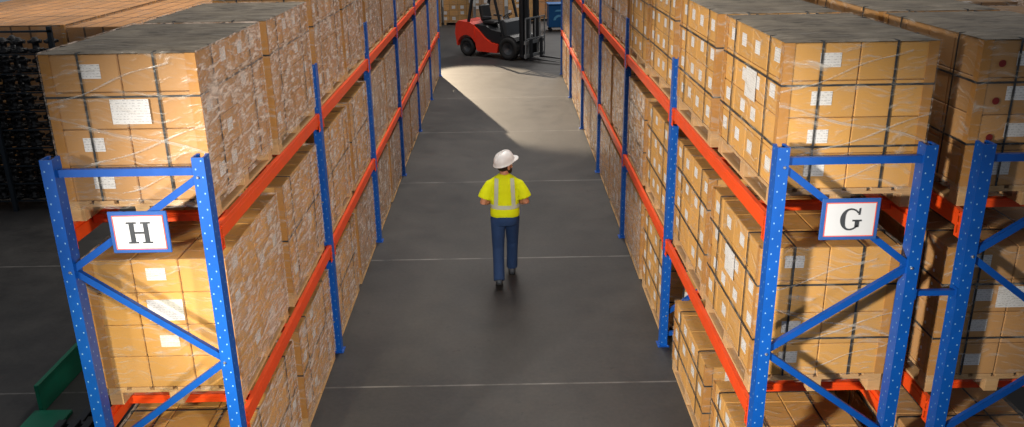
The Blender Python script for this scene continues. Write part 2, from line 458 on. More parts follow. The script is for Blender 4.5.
# ---------------------------------------------------------------- beams
BL = BAY-PD-.006
def beam_mesh(sd=1):
    mb = MB(); mb.box(-.024,.024,-BL/2,BL/2,-.11,-.028, bev=.004)
    x0, x1 = sorted((-.010*sd, .024*sd)); mb.box(x0,x1,-BL/2,BL/2,-.03,0, bev=.003)
    return mb.data('box_section', M['orange'])
def beam_mesh_m(): return beam_mesh(-1)
def conn_mesh():
    mb = MB(); mb.box(.026,.030,-.03,.03,-.17,-.001, bev=.001); mb.box(-.024,.030,-.004,.004,-.15,-.001)
    for z in (-.15,-.08,-.02): mb.box(.030,.037,-.012,.012,z-.008,z+.008, bev=.002)
    return mb.data('end_connector', M['orange'])
def conn_mesh_m():
    mb = MB(); mb.box(-.030,-.026,-.03,.03,-.17,-.001, bev=.001); mb.box(-.030,.024,-.004,.004,-.15,-.001)
    for z in (-.15,-.08,-.02): mb.box(-.037,-.030,-.012,.012,z-.008,z+.008, bev=.002)
    return mb.data('end_connector', M['orange'])
def beam(x, y, z, side, label):
    """side +1: outer face looks to +x"""
    r = thing('rack_beam', label, 'rack beam', (x, y, z), 0, 'orange rack beams')
    obj('box_section', cached(('beam',side), beam_mesh_m if side < 0 else beam_mesh), r)
    cm = cached(('conn',side), conn_mesh if side > 0 else conn_mesh_m)
    for s in (-1,1): obj('end_connector', cm, r, (0, s*(BL/2-.034), 0))
for k in range(NB):
    y = Y1+(k+.5)*BAY
    for z, lv in ((ZU,'upper'),(ZL,'lower')):
        beam(XL+.006, y, z, 1, f'orange {lv} beam on the aisle side of the H rack, {ORD[k]} from the camera')
        beam(XR-.006, y, z, -1, f'orange {lv} beam on the aisle side of the G rack, {ORD[k]} from the camera')
        if k == 2 and z == ZU:
            beam(XC-.006, y, z, -1, 'orange upper beam facing the G rack from the rack beside it, third from the camera')
            beam(XCB+.006, y, z, 1, 'orange upper beam on the outer side of the rack beside G, third from the camera')
        if k < 2:
            beam(XLB-.006, y, z, -1, f'orange {lv} beam on the rear side of the H rack, {ORD[k]} from the camera')
            beam(XRB+.006, y, z, 1, f'orange {lv} beam on the rear side of the G rack, {ORD[k]} from the camera')
            beam(XC-.006, y, z, -1, f'orange {lv} beam facing the G rack from the rack beside it, {ORD[k]} from the camera')
            beam(XCB+.006, y, z, 1, f'orange {lv} beam on the outer side of the rack beside G, {ORD[k]} from the camera')
# pallet support bars across the near bay
def supp(x0, x1, y, z, label):
    mb = MB(); w = x1-x0
    mb.box(-w/2, w/2, -.025, .025, -.0275, -.003, bev=.003); mb.box(-w/2+.018, w/2-.018, -.025, .025, -.062, -.027)
    tag(obj('pallet_support_bar', mb.data('pallet_support_bar', M['orange']), None, ((x0+x1)/2, y, z)), label, 'support bar', 'orange pallet support bars')
for nm, xa, xb in (('H rack', XLB, XL), ('G rack', XR, XRB), ('rack beside G', XC, XCB)):
    for z, lv in ((ZU,'upper'),(ZL,'lower')):
        for i, yy in enumerate((.34, 1.36, 1.84, 2.84)):
            supp(xa+.005, xb-.005, Y1+yy, z, f'orange cross bar under {lv} loads of the {nm}, {ORD[i]} from the camera')

# ---------------------------------------------------------------- pallet loads
HP = .13
def pallet_mesh(W, L):
    mb = MB(); bx = .09; by = .11
    xs = (-W/2+bx/2, 0, W/2-bx/2); ys = (-L/2+by/2, 0, L/2-by/2)
    for x in xs: mb.box(x-bx/2, x+bx/2, -L/2, L/2, 0, .018, bev=.002)
    for x in xs:
        for y in ys: mb.box(x-bx/2, x+bx/2, y-by/2, y+by/2, .018, .092, bev=.002)
    for y in ys: mb.box(-W/2, W/2, y-by/2, y+by/2, .092, .11, bev=.002)
    n = 6; bw = (W-.03*(n-1))/n
    for i in range(n):
        x = -W/2 + i*(bw+.03); mb.box(x, x+bw, -L/2, L/2, .11, HP, bev=.002)
    return mb.data('pallet', M['wood'])
def carton_mesh(w, l, h, mat):
    mb = MB(); mb.box(-w/2, w/2, -l/2, l/2, 0, h, bev=.005)
    return mb.data('carton', mat)
def label_mesh(w, h, ax):
    mb = MB()
    if ax == 'x': mb.box(-.001,.001,-w/2,w/2,-h/2,h/2)
    else: mb.box(-w/2,w/2,-.001,.001,-h/2,h/2)
    return mb.data('label', M['label'])
def loop_v(W, H):           # strap loop in the XZ plane
    mb = MB(); t = .0025; s = .009
    mb.box(-W/2-t, W/2+t, -s, s, H, H+t); mb.box(-W/2-t, W/2+t, -s, s, -t, 0)
    return mb, t, s
def strap_mesh(kind, W, L, H):
    mb = MB(); t = .003; s = .0065
    if kind == 'h':
        mb.box(-W/2-t, W/2+t, -L/2-t, -L/2, -s, s); mb.box(-W/2-t, W/2+t, L/2, L/2+t, -s, s)
        mb.box(-W/2-t, -W/2, -L/2, L/2, -s, s); mb.box(W/2, W/2+t, -L/2, L/2, -s, s)
    elif kind == 'y':       # runs front - top - back
        mb.box(-s, s, -L/2-t, -L/2, 0, H+t); mb.box(-s, s, L/2, L/2+t, 0, H+t); mb.box(-s, s, -L/2, L/2, H, H+t)
    else:                   # runs side - top - side
        mb.box(-W/2-t, -W/2, -s, s, 0, H+t); mb.box(W/2, W/2+t, -s, s, 0, H+t); mb.box(-W/2, W/2, -s, s, H, H+t)
    return mb.data('strap', M['strap'])
def corner_mesh(sx, sy, H, leg=.055):
    mb = MB(); t = .005
    x0, x1 = sorted((0, -sx*leg)); y0, y1 = sorted((0, -sy*leg))
    xa, xb = sorted((0, sx*t)); ya, yb = sorted((0, sy*t))
    mb.box(min(x0,xa), max(x1,xb), ya, yb, 0, H); mb.box(xa, xb, y0, y1, 0, H)
    return mb.data('edge_board', M['board'])
def wrap_mesh(W, L, H, mat, top):
    mb = MB(); g = .012; w = W/2+g; l = L/2+g
    P = [(-w,-l),(w,-l),(w,l),(-w,l)]; u = 0
    for i in range(4):
        a, c = P[i], P[(i+1)%4]; n = math.hypot(c[0]-a[0], c[1]-a[1])
        mb.face([(a[0],a[1],-.05),(c[0],c[1],-.05),(c[0],c[1],H+g),(a[0],a[1],H+g)], 1 if i == 0 else 0, [(u,-.05),(u+n,-.05),(u+n,H+g),(u,H+g)]); u += n
    if top: mb.face([(-w,-l,H+g),(w,-l,H+g),(w,l,H+g),(-w,l,H+g)], 1, [(-w,-l),(w,-l),(w,l),(-w,l)])
    return mb.data('stretch_wrap', [mat, M['film']])
def sheet_mesh(W, L, seed):
    mb = MB(); n = 18; w = W/2+.008; l = L/2+.008
    rows = []
    for i in range(n+1):
        row = []
        for j in range(n+1):
            x = -w+2*w*i/n; y = -l+2*l*j/n
            e = min(i, n-i, j, n-j)
            z = .0095 + (.010*abs(noise.noise(Vector((x*5+seed*7, y*5, seed)))) if e > 0 else -.006)
            row.append((x,y,z))
        rows.append(row)
    mb.grid(rows)
    return mb.data('cover_sheet', M['sheet'])

def load(x, y, z, label, face, W=.90, L=1.36, H=.90, nx=2, ny=4, nz=4, detail=True, sheet=True, film='film', cm='carton', block='block_right',
         lab=.8, flab=.8, doc=True, labcol=0, seed=0, group=None, straps=True, hoops=(.30,.72), docf=True, cat='pallet load', bands=False):
    rnd = random.Random(seed*13+5)
    r = thing('pallet_load', label, cat, (x, y, z), 0, group)
    obj('pallet', cached(('pal',W,L), lambda: pallet_mesh(W,L)), r)
    z0 = HP+.002
    if detail:
        cw, cl, chh = W/nx, L/ny, H/nz
        me = cached(('car',round(cw,3),round(cl,3),round(chh,3),cm), lambda: carton_mesh(cw-.006, cl-.006, chh-.004, M[cm]))
        for k in range(nz):
            for i in range(nx):
                for j in range(ny):
                    vis_x = (i == nx-1) if face > 0 else (i == 0)
                    c = obj('carton', me, r, (-W/2+cw*(i+.5), -L/2+cl*(j+.5), z0+k*chh))
                    if vis_x and rnd.random() < lab:
                        lm = cached(('lab','x'), lambda: label_mesh(.105,.085,'x'))
                        obj('label', lm, c, (face*(cw/2-.0005), rnd.uniform(-.06,.06), chh*rnd.uniform(.5,.62)))
                    if j == 0 and i == labcol and rnd.random() < flab:
                        lm = cached(('lab','y'), lambda: label_mesh(.125,.085,'y'))
                        obj('label', lm, c, (rnd.choice((.0,.05,.02)), -(cl/2-.0005), chh*rnd.uniform(.48,.6)))
        if doc:
            dm = cached('docy', lambda: label_mesh(.23,.15,'y')); docf and obj('shipping_sheet', dm, r, (.03, -L/2-.008, z0+H*.62), label='large white shipping sheet')
            if lab > .5:
                dx = cached('docx', lambda: label_mesh(.24,.2,'x')); obj('shipping_sheet', dx, r, (face*(W/2+.008), rnd.uniform(-.1,.1), z0+H*.6), label='large white shipping sheet')
    else:
        def blk():
            mb = MB(); mb.box(-W/2, W/2, -L/2, L/2, 0, H, bev=.006); return mb.data('carton_block', M[block])
        obj('carton_block', cached(('blk',W,L,H,block), blk), r, (0,0,z0))
    for sx in ((face,) if not detail else (-1,1)):
        for sy in (-1,1):
            obj('edge_board', cached(('cb',sx,sy,H), lambda: corner_mesh(sx,sy,H)), r, (sx*W/2, sy*L/2, z0))
    if straps:
        hm = cached(('sh',W,L), lambda: strap_mesh('h',W+.012,L+.012,H))
        for h in hoops: obj('strap', hm, r, (0,0,z0+H*h))
        ym = cached(('sy',W,L,H), lambda: strap_mesh('y',W,L+.012,H+.006))
        for xx in (-.23,.21): obj('strap', ym, r, (xx,0,z0))
        if detail:
            xm = cached(('sx',W,L,H), lambda: strap_mesh('x',W+.012,L,H+.006))
            for yy in (-.4,.4): obj('strap', xm, r, (0,yy*L/1.36,z0))
    if sheet:
        k = seed % 4
        obj('cover_sheet', cached(('sheet',W,L,k), lambda: sheet_mesh(W,L,k)), r, (0,0,z0+H))
    if bands:
        for q, (xa, za, xb, zb, wd) in enumerate(((-.46,.16,.46,.46,.010),(-.46,.52,.46,.30,.013),(-.46,.60,.30,.86,.009),(-.1,.05,.46,.24,.008))):
            def bm(xa=xa,za=za,xb=xb,zb=zb,wd=wd):
                mb = MB(); n = 14; rows = []
                for i in range(n+1):
                    t = i/n; x = xa+(xb-xa)*t; z = za+(zb-za)*t+.012*math.sin(t*9+q); w = .62*wd*(.6+.6*abs(math.sin(t*7+2*q)))
                    rows.append([(x,0,z-w),(x,-.003,z),(x,0,z+w)])
                mb.grid(rows); return mb.data('film_band', M['film_band'])
            obj('film_band', cached(('band',q), bm), r, (0,-L/2-.0135,z0))
    obj('stretch_wrap', cached(('wrap',W,L,H,film,sheet), lambda: wrap_mesh(W,L,H,M[film],not sheet)), r, (0,0,z0))
    return r

LEV = {0:('ground level',.0), 1:('middle level',ZL), 2:('top level',ZU)}
def yof(n): return Y1 + (n//2)*BAY + (.85 if n % 2 == 0 else 2.32)
sd = 0
for lv, cnt in ((2,12),(1,12),(0,12)):  # farthest top loads, out of view, put in to block the far spot
    for n in range(cnt):
        sd += 1
        near = n < 4 and not (lv == 0 and n > 2)
        first = 'carton load behind the H sign' if False else None
        txt = f'film wrapped carton load on the H rack, {LEV[lv][0]}, {ORD[n]} from the camera'
        jit = random.uniform(-.012,.012); hh = (.90,.93,.86)[2-lv] + (0 if n < 11 or lv == 2 else .15 if lv == 1 else .09)  # row-end loads raised to stop light leaking onto the aisle floor
        load(-2.245+(((-.008 if n == 0 else .016 if n % 2 else 0)+.4*jit) if lv == 2 else (.8*jit-.004)), yof(n)+random.uniform(-.01,.01), LEV[lv][1]+.001, txt, 1, L=1.36 if n == 11 else 1.38 if n >= 6 else 1.36 if lv == 2 else 1.29, H=hh, detail=near, sheet=(lv == 2), film='film_heavy',
             cm='carton_gold' if (lv < 2) else 'carton', block='block_left', lab=.3, labcol=1 if (n == 0 and lv == 1) else 0, seed=sd, group='film wrapped carton loads',  # top-level cartons dulled in base colour for the weaker light up there
             ny=4, nx=2 if lv == 2 else 3, doc=(n == 0), straps=(near or lv == 2) and not (n == 0 and lv == 1), hoops=(.72,) if lv == 2 else (.5,), bands=(n == 0 and lv == 2))
        txt = f'carton load with white labels on the G rack, {LEV[lv][0]}, {ORD[n]} from the camera'
        L = 1.38 if n >= 6 else 1.36 if lv == 2 else 1.29; yy = yof(n); Hh = .90 if lv == 2 else .93 if lv == 1 else .86; nz = 4
        if lv == 0 and n == 0: L, yy, Hh, nz = .98, 5.45, .63, 3
        if lv == 0 and n == 1: yy, Hh, nz = 6.80, .62, 3
        load(2.085+((.02 if n == 0 else -.014 if n % 2 else 0) if lv == 2 else .006+random.uniform(-.01,.01)), yy, LEV[lv][1]+.001, txt, -1, L=L, H=Hh, nz=nz, ny=4 if L > 1 else 3, detail=near, sheet=(lv == 2), film='film_heavy' if n >= 4 or (lv < 2 and n == 3) else 'film',
             cm='carton_gold', block='block_right', lab=.9, seed=sd+100, group='carton loads with white labels', doc=(n == 0 and lv > 0), straps=(near or lv == 2), bands=(n == 0 and lv > 0), docf=False)
for lv, cnt in ((2,6),(1,3),(0,2)):
    for n in range(cnt):
        sd += 1
        r = load(3.275, yof(n), LEV[lv][1]+.001, f'carton load on the rack beside G, {LEV[lv][0]}, {ORD[n]} from the camera', -1, H=.90 if lv == 2 else .93 if lv else .7,
             detail=(n < 1 or (lv == 2 and n < 2)), sheet=(lv == 2), film='film', cm='carton', block='block_right', lab=0, flab=.95, seed=sd, group='carton loads on the rack beside G', doc=(lv == 1), nz=4 if lv else 3)
        if lv == 1 and n == 0:
            mb = MB(); mb.lathe([(.011,0),(.011,.0015)], 12, 0, Matrix.Rotation(-PI/2,4,'Y')); sm = mb.data('round_sticker', M['label'])
            for q in range(9): obj('round_sticker', sm, r, (-.45-.013, -.57, HP+.06+q*.095))
        if lv == 2 and n == 0:
            mb = MB(); mb.lathe([(.022,0),(.022,.0015)], 16, 0, Matrix.Rotation(PI/2,4,'X')); sm = mb.data('round_sticker', plain('dark_red_ink', srgb(120,30,28), .6))
            for q in range(4): obj('round_sticker', sm, r, (-.33, -.68-.013, HP+.09+q*.225), label='dark red round mark')
# pallets across the next aisle on the far right
for i, (x, y) in enumerate(((6.35,10.6),(7.45,10.9),(6.5,12.3),(7.7,12.5))):
    sd += 1
    load(x, y, 0, f'tall pinkish film wrapped load beyond the rack beside G, {ORD[i]} of four', -1, W=1.0, L=1.2, H=2.95, detail=False, sheet=False, film='film_heavy', block='block_left', seed=sd, straps=False, group='wrapped loads far right')

# ---------------------------------------------------------------- block of carton stacks at the back left
for rr in range(5):
    for cc in range(6):
        sd += 1
        load(-10.2+cc*1.2, 14.86+rr*1.3, 0, f'tall plain carton stack behind the black parts rack, row {ORD[rr]}, {ORD[cc]} from its far left', 1, W=1.16, L=1.26, H=2.50+.02*((rr*3+cc)%3), detail=False,
             sheet=False, film='film_thin', block='block_back', seed=sd, straps=False, group='plain carton stacks', cat='carton stack')

# ---------------------------------------------------------------- loads along the back of the hall
for i, (x, y, h, bl) in enumerate(((-4.3,35.2,1.5,'block_left'),(-3.05,35.0,1.7,'block_left'),(-1.8,35.4,1.4,'block_right'),(-.5,35.2,1.8,'block_left'),(.8,35.5,1.5,'block_right'),(2.05,36.2,1.6,'block_back'),(3.3,36.0,1.5,'block_left'))):
    sd += 1
    load(x, y, .0, f'brown carton load by the back wall behind the forklift, {ORD[i]} in the row', 1, W=1.14, L=1.1, H=h, detail=False, sheet=False, film='film_heavy', block=bl, seed=sd, straps=False, group='loads along the back wall')

r = thing('open_carton', 'small open white carton holding a blue cloth, on the floor behind the second G post', 'carton', (1.98, 7.69, 0))
mb = MB(); w, l, h, t = .17, .12, .30, .006
mb.box(-w,w,-l,-l+t,0,h); mb.box(-w,w,l-t,l,0,h); mb.box(-w,-w+t,-l+t,l-t,0,h); mb.box(w-t,w,-l+t,l-t,0,h); mb.box(-w+t,w-t,-l+t,l-t,0,t)
obj('carton_body', mb.data('carton_body', M['signwhite']), r)
mb = MB(); rows = [[(-.15+.3*i/8, -.10+.20*j/8, .28+.05*noise.noise(Vector((i*.6,j*.6,3)))) for j in range(9)] for i in range(9)]
mb.grid(rows); mb.grid([[(p[0],p[1],.01) for p in (rows[0])], rows[0]]); mb.grid([rows[8], [(p[0],p[1],.01) for p in rows[8]]])
obj('blue_cloth', mb.data('blue_cloth', M['cloth']), r)

# ---------------------------------------------------------------- aisle signs
def letter_H():
    mb = MB(); h = .135; T = .004
    for s in (-1,1):
        mb.box(s*.042-.013, s*.042+.013, -T, 0, 0.01, h-.01)
        for z in (0, h-.010): mb.box(s*.042-.029, s*.042+.029, -T, 0, z, z+.010)
    mb.box(-.03,.03,-T,0,h/2-.006,h/2+.006)
    return mb
def letter_G():
    mb = MB(); h = .140; T = .004; n = 40; rx, rz = .060, h/2
    A = []; B = []
    for i in range(n+1):
        a = math.radians(38 + (325-38)*i/n)
        th = .007 + .021*max(0, -math.cos(a))**1.2 
        A.append((rx*math.cos(a), rz*math.sin(a)+h/2)); B.append(((rx-th)*math.cos(a), (rz-.009-th*.12)*math.sin(a)+h/2))
    for i in range(n):
        q = [A[i],A[i+1],B[i+1],B[i]]; mb.prism(q, -T, 0)
    mb.prism([(.046,.098),(.056,.098),(.056,.142),(.048,.138)], -T, 0)      # beak
    mb.box(.030,.054,-T,0,.020,.060); mb.box(.014,.068,-T,0,.057,.067)      # spur and serif
    return mb
def sign(x, z, mk, label):
    r = thing('aisle_sign', label, 'sign', (x, Y1-.062, z), 0)
    W, Hs = .175, .132
    mb = MB(); mb.box(-W, W, -.012, 0, -Hs, Hs, bev=.004); obj('holder_frame', mb.data('holder_frame', M['signblue']), r)
    w, h = W-.024, Hs-.024
    mb = MB(); t = .006
    mb.box(-w,w,-.015,-.012,h-t,h); mb.box(-w,w,-.015,-.012,-h,-h+t); mb.box(-w,-w+t,-.015,-.012,-h+t,h-t); mb.box(w-t,w,-.015,-.012,-h+t,h-t)
    obj('red_border', mb.data('red_border', M['signred']), r)
    mb = MB(); mb.box(-w+t,w-t,-.0145,-.012,-h+t,h-t); c = obj('sign_card', mb.data('sign_card', M['signwhite']), r)
    obj('letter', mk().data('letter', M['ink']), c, (0,-.0147,-.068))
    mb = MB()
    for sx in (-.1,.1): mb.box(sx-.012, sx+.012, 0, .014, -.02, .06)
    obj('hanging_clip', mb.data('hanging_clip', M['galv']), r)
sign(-2.185, 2.572, letter_H, 'white aisle sign reading H in a blue frame on the left rack end')
sign(2.058, 2.576, letter_G, 'white aisle sign reading G in a blue frame on the right rack end')

# ---------------------------------------------------------------- the walking worker
def remesh(o, vox, it=6, fac=.5):
    m = o.modifiers.new('remesh', 'REMESH'); m.mode = 'VOXEL'; m.voxel_size = vox; m.use_smooth_shade = True
    s = o.modifiers.new('smooth', 'SMOOTH'); s.iterations = it; s.factor = fac
def rings(mb, R, n=28, mi=0):
    """R: (cx, cy, z, rx, ry)"""
    rows = [[(cx+rx*math.cos(2*PI*k/n), cy+ry*math.sin(2*PI*k/n), z) for k in range(n)] for cx,cy,z,rx,ry in R]
    mb.grid(rows, mi, True, True); mb.cap(rows[0], mi, True); mb.cap(rows[-1], mi)
PX, PY = -.015, 9.64
P = thing('person', 'person in white hard hat, yellow hi-vis shirt and navy trousers walking away down the aisle', 'person', (PX, PY, 0)); P.scale = (.98,.98,.98)
TURN = math.radians(-48)
HC = Vector((.012, .045, 1.515))
HM = Matrix.Translation(HC) @ Matrix.Rotation(TURN, 4, 'Z') @ Matrix.Rotation(math.radians(4), 4, 'X')
b = MB()
# head: skull, jaw, nose, brow, ears, lips
def hp(x,y,z): return HM @ Vector((x,y,z))
def hell(c, r): b.ell(hp(*c), r, 18, 0, HM.to_3x3().to_4x4())
hell((0,-.005,.025),(.076,.096,.098)); hell((0,.028,-.055),(.055,.058,.055)); hell((0,.09,-.012),(.013,.02,.024)); hell((0,.082,-.058),(.024,.014,.012))
hell((0,.072,.025),(.055,.022,.014)); hell((0,.062,-.095),(.026,.022,.02))
for s in (-1,1):
    hell((s*.078,-.008,-.01),(.012,.022,.034)); hell((s*.04,.06,-.02),(.022,.02,.02))
b.tube([(0,-.005,1.30),(0,.005,1.40),hp(0,-.012,-.05)],[.07,.058,.056],16)
rings(b, [(0,0,.86,.14,.09),(0,0,1.0,.135,.085),(0,0,1.2,.155,.095),(0,0,1.32,.165,.09),(0,0,1.39,.10,.07)])
ARM = {}
for s in (-1,1):
    sh = Vector((s*.175,-.005,1.335)); el = Vector((s*.262,-.045,1.075)); wr = Vector((s*.15,.175,1.03)); pa = Vector((s*.105,.245,1.035))
    ARM[s] = (sh, el, wr)
    b.tube([sh+Vector((-s*.03,0,-.05)), sh.lerp(el,.5), el, el.lerp(wr,.35), wr, wr.lerp(pa,.3)],[.040,.046,.043,.044,.030,.028],14)
    d = (pa-wr).normalized(); side = Vector((0,0,1)); nor = d.cross(side)
    m = Matrix(((side.x,d.x,nor.x,0),(side.y,d.y,nor.y,0),(side.z,d.z,nor.z,0),(0,0,0,1)))
    b.ell(wr.lerp(pa,.75), (.042,.05,.018), 14, 0, m)
    for q in range(4):
        o = side*(.030-.02*q); L = (.072,.08,.074,.058)[q]
        p0 = pa + o*1.0 + d*.01; p1 = p0 + d*L*.5; p2 = p1 + (d*.55+Vector((-s*.8,0,0)))*L*.3; p3 = p2 + Vector((-s*.9,-.35,0))*L*.28
        b.tube([p0,p1,p2,p3],[.0098,.0095,.009,.008],8)
    t0 = wr.lerp(pa,.45)+side*.03; b.tube([t0, t0+side*.03+d*.025, t0+side*.035+d*.055],[.012,.0105,.009],8)
LEG = {-1:[(-.085,0,.87),(-.09,.0,.46),(-.085,-.215,.105)], 1:[(.085,.02,.87),(.088,.19,.48),(.078,.27,.085)]}
for s in (-1,1): b.tube(LEG[s],[.075,.052,.038],14)
body = obj('body', b.data('body', M['skin']), P); remesh(body, .0075, 5)
# eyes
for s in (-1,1):
    e = MB(); e.ell(hp(s*.03,.083,.0),(.012,.012,.012),12); obj('eye', e.data('eye', M['signwhite']), P)
# beard and back hair
b = MB()
def hell2(c, r): b.ell(hp(*c), r, 18, 0, HM.to_3x3().to_4x4())
hell2((0,-.03,.005),(.080,.082,.075)); hell2((0,.045,-.088),(.046,.046,.030))
for s in (-1,1): hell2((s*.058,.02,-.055),(.018,.04,.04))
h_ = obj('hair', b.data('hair', M['hair']), P, label='short dark hair and beard'); remesh(h_, .008, 4)
# hard hat
hat = MB(); prof = [(.001,.118),(.045,.112),(.085,.090),(.112,.052),(.124,.012),(.128,-.012),(.136,-.018),(.137,-.022),(.122,-.022)]
HT = HM @ Matrix.Translation((0,-.012,.068)) @ Matrix.Rotation(math.radians(13),4,'X') @ Matrix.Diagonal((.93,1.12,1,1))
hat.lathe(prof, 32, 0, HT)
ho = obj('hard_hat', hat.data('hard_hat', M['hat']), P)
hb = MB(); n = 20; top = []; bot = []
inn = []; out = []
for i in range(n+1):
    a = math.radians(18+144*i/n); e = math.sin((a-math.radians(18))/math.radians(144)*PI)
    inn.append(HT @ Vector((.124*math.cos(a), .124*math.sin(a), -.008))); out.append(HT @ Vector(((.13+.05*e)*math.cos(a), (.13+.05*e)*math.sin(a), -.016-.018*e)))
dn = HT.to_3x3() @ Vector((0,0,-.006))
hb.grid([inn, out]); hb.grid([out, [p+dn for p in out]]); hb.grid([[p+dn for p in out],[p+dn for p in inn]])
obj('brim', hb.data('brim', M['hat']), ho)
rb = MB(); ridge = [HT @ Vector((0, .128*math.cos(t), .0+.122*math.sin(t))) for t in [PI*(.1+.8*i/16) for i in range(17)]]
rb.tube(ridge, .009, 8); obj('ridge', rb.data('ridge', M['hat']), ho)
# trousers
b = MB()
rings(b, [(0,.0,.78,.148,.115),(0,0,.85,.168,.13),(0,0,.92,.165,.125),(0,0,.985,.155,.112)])
for s in (-1,1):
    h, k, a = [Vector(p) for p in LEG[s]]
    b.tube([h+Vector((0,0,.0)), h.lerp(k,.5), k, k.lerp(a,.5), a+Vector((0,0,.0))],[.098,.086,.074,.070,.072],18)
tr = obj('trousers', b.data('trousers', M['trouser']), P); remesh(tr, .010, 6)
# shoes
for s in (-1,1):
    a = Vector(LEG[s][2]); b = MB()
    pitch = math.radians(-26) if s < 0 else 0
    m = Matrix.Translation((a.x, a.y, 0 if s > 0 else .045)) @ Matrix.Rotation(pitch, 4, 'X')
    z0 = 0
    def ring(y, w, zt, zb): return [m @ Vector((w*math.cos(t), y, (zt+zb)/2+(zt-zb)/2*math.sin(t))) for t in [2*PI*k/16 for k in range(16)]]
    R = [ring(-.085,.012,.05,.02), ring(-.075,.034,.085,.006), ring(-.02,.040,.115,.0), ring(.05,.045,.085,.0), ring(.12,.047,.06,.0), ring(.165,.036,.045,.006), ring(.185,.012,.035,.014)]
    b.grid(R, 0, True, True); b.cap(R[0]); b.cap(R[-1])
    so = obj('shoe', b.data('shoe', M['shoe']), P)
    sb = MB(); 
    pl = [(-.036,-.075),(.036,-.075),(.043,-.01),(.048,.10),(.036,.17),(0,.188),(-.036,.17),(-.048,.10),(-.043,-.01)]
    mm = m @ Matrix(((1,0,0,0),(0,0,1,0),(0,1,0,0),(0,0,0,1)))
    sb.prism(pl, -.004, .014, 0, mm); obj('sole', sb.data('sole', M['rubber']), so)
# shirt
TOR = [(0,.005,.885,.178,.128),(0,.0,.93,.182,.130),(0,-.004,1.03,.176,.122),(0,-.006,1.14,.184,.122),(0,-.008,1.24,.193,.120),(0,-.006,1.32,.187,.108),(0,0,1.375,.145,.088),(0,.004,1.41,.085,.072),(0,.006,1.425,.072,.066)]
b = MB(); rings(b, TOR, 32)
for s in (-1,1):
    sh, el, wr = ARM[s]
    b.tube([sh+Vector((-s*.06,0,-.01)), sh+Vector((-s*.005,0,-.045)), sh.lerp(el,.5), sh.lerp(el,.80)],[.055,.070,.078,.090],18)
st = obj('shirt', b.data('shirt', M['shirt']), P); remesh(st, .010, 5)
def tor(z):
    for a, c in zip(TOR[:-1], TOR[1:]):
        if a[2] <= z <= c[2]:
            t = (z-a[2])/(c[2]-a[2]); return [a[i]*(1-t)+c[i]*t for i in range(5)]
def tp(ang, z, off):
    cx, cy, _, rx, ry = tor(z); return Vector((cx+(rx+off)*math.cos(ang), cy+(ry+off)*math.sin(ang), z))
mb = MB(); n = 48
lo = [tp(2*PI*k/n, 1.005, .002) for k in range(n)]; hi = [tp(2*PI*k/n, 1.055, .002) for k in range(n)]
mb.grid([lo,hi], 0, True, True); obj('waist_strip', mb.data('waist_strip', M['strip']), P)
for s in (-1,1):
    for side in (-1,1):      # back and front
        rows = []
        for i in range(15):
            z = 1.055+(1.385-1.055)*i/14; cx, cy, _, rx, ry = tor(z)
            row = []
            for j in range(4):
                x = s*(.108 - .014*(i/14)) + (j-1.5)*.016
                q = max(0, 1-((x-cx)/(rx+.003))**2); row.append((x, cy+side*((ry+.003)*math.sqrt(q)), z))
            rows.append(row)
        mb = MB(); mb.grid(rows); obj('shoulder_strip', mb.data('shoulder_strip', M['strip']), P)

# ---------------------------------------------------------------- forklift
F = thing('forklift', 'red forklift truck with black mast parked across the far end of the aisle', 'forklift', (-.175, 26.95, 0), math.radians(-37))
def part(name, mb, m, parent=F, **k): return obj(name, mb.data(name, m), parent, **k)
mb = MB()
side = [(-1.02,.62),(-.46,.26),(-.40,.20),(.34,.20),(.40,.42),(.12,.46),(-.12,.58),(-.42,.84),(-.62,.98),(-.98,1.0)]
mb.prism([(-.52,.50),(-.46,.22),(-.40,.18),(.34,.18),(.40,.44),(.12,.48),(-.12,.60),(-.42,.86),(-.56,.95),(-.56,.6)], -.50, .50)
part('chassis', mb, M['red'])
mb = MB(); n = 12                                     # counterweight with rounded tail and wheel arch
arc = [(-.85+.36*math.cos(t), .30+.36*math.sin(t)) for t in [PI*(1.0-i/10*.86) for i in range(11)]]
cw = [(-1.24,.34)] + [(max(-1.21,p[0]),p[1]) for p in arc] + [(-.50,.62),(-.55,.99),(-.72,1.06),(-1.16,1.08),(-1.26,.98),(-1.30,.7)]
mb.prism(cw, -.52, .52); part('counterweight', mb, M['red'])
mb = MB(); mb.prism([(-.62,.97),(-.40,.86),(-.10,.61),(.12,.5),(.44,.46),(.46,.82),(.10,.86),(-.1,.97),(-.55,1.0)], -.44, .44); part('engine_hood', mb, M['black'])
mb = MB(); mb.prism([(.44,.44),(1.05,.44),(1.12,.60),(1.02,.70),(.86,.75),(.66,.75),(.50,.70),(.44,.60)], -.52, .52); part('front_fender', mb, M['black'])
mb = MB(); mb.prism([(.44,.74),(.70,.74),(.62,1.12),(.52,1.20),(.46,1.16)], -.40, .40); part('dashboard', mb, M['dgrey'])
seat = MB(); seat.box(-.42,.06,-.24,.24,1.0,1.10, bev=.03); so = part('seat', seat, M['vinyl'])
mb = MB(); mb.box(-.07,.07,-.23,.23,0,.50, bev=.04, m=Matrix.Translation((-.42,0,1.08)) @ Matrix.Rotation(-.2,4,'Y')); part('backrest', mb, M['vinyl'], so)
for s in (-1,1):
    mb = MB(); mb.box(-.34,-.02,s*.27-.03,s*.27+.03,1.20,1.25, bev=.012); part('armrest', mb, M['dgrey'], so)
mb = MB(); m = Matrix.Translation((.36,.05,1.27)) @ Matrix.Rotation(-.6,4,'Y')
ringp = [m @ Vector((.15*math.cos(2*PI*k/24),.15*math.sin(2*PI*k/24),0)) for k in range(25)]
mb.tube(ringp, .014, 8); mb.tube([m @ Vector((0,0,0)), Vector((.56,.05,1.02))], .025, 8)
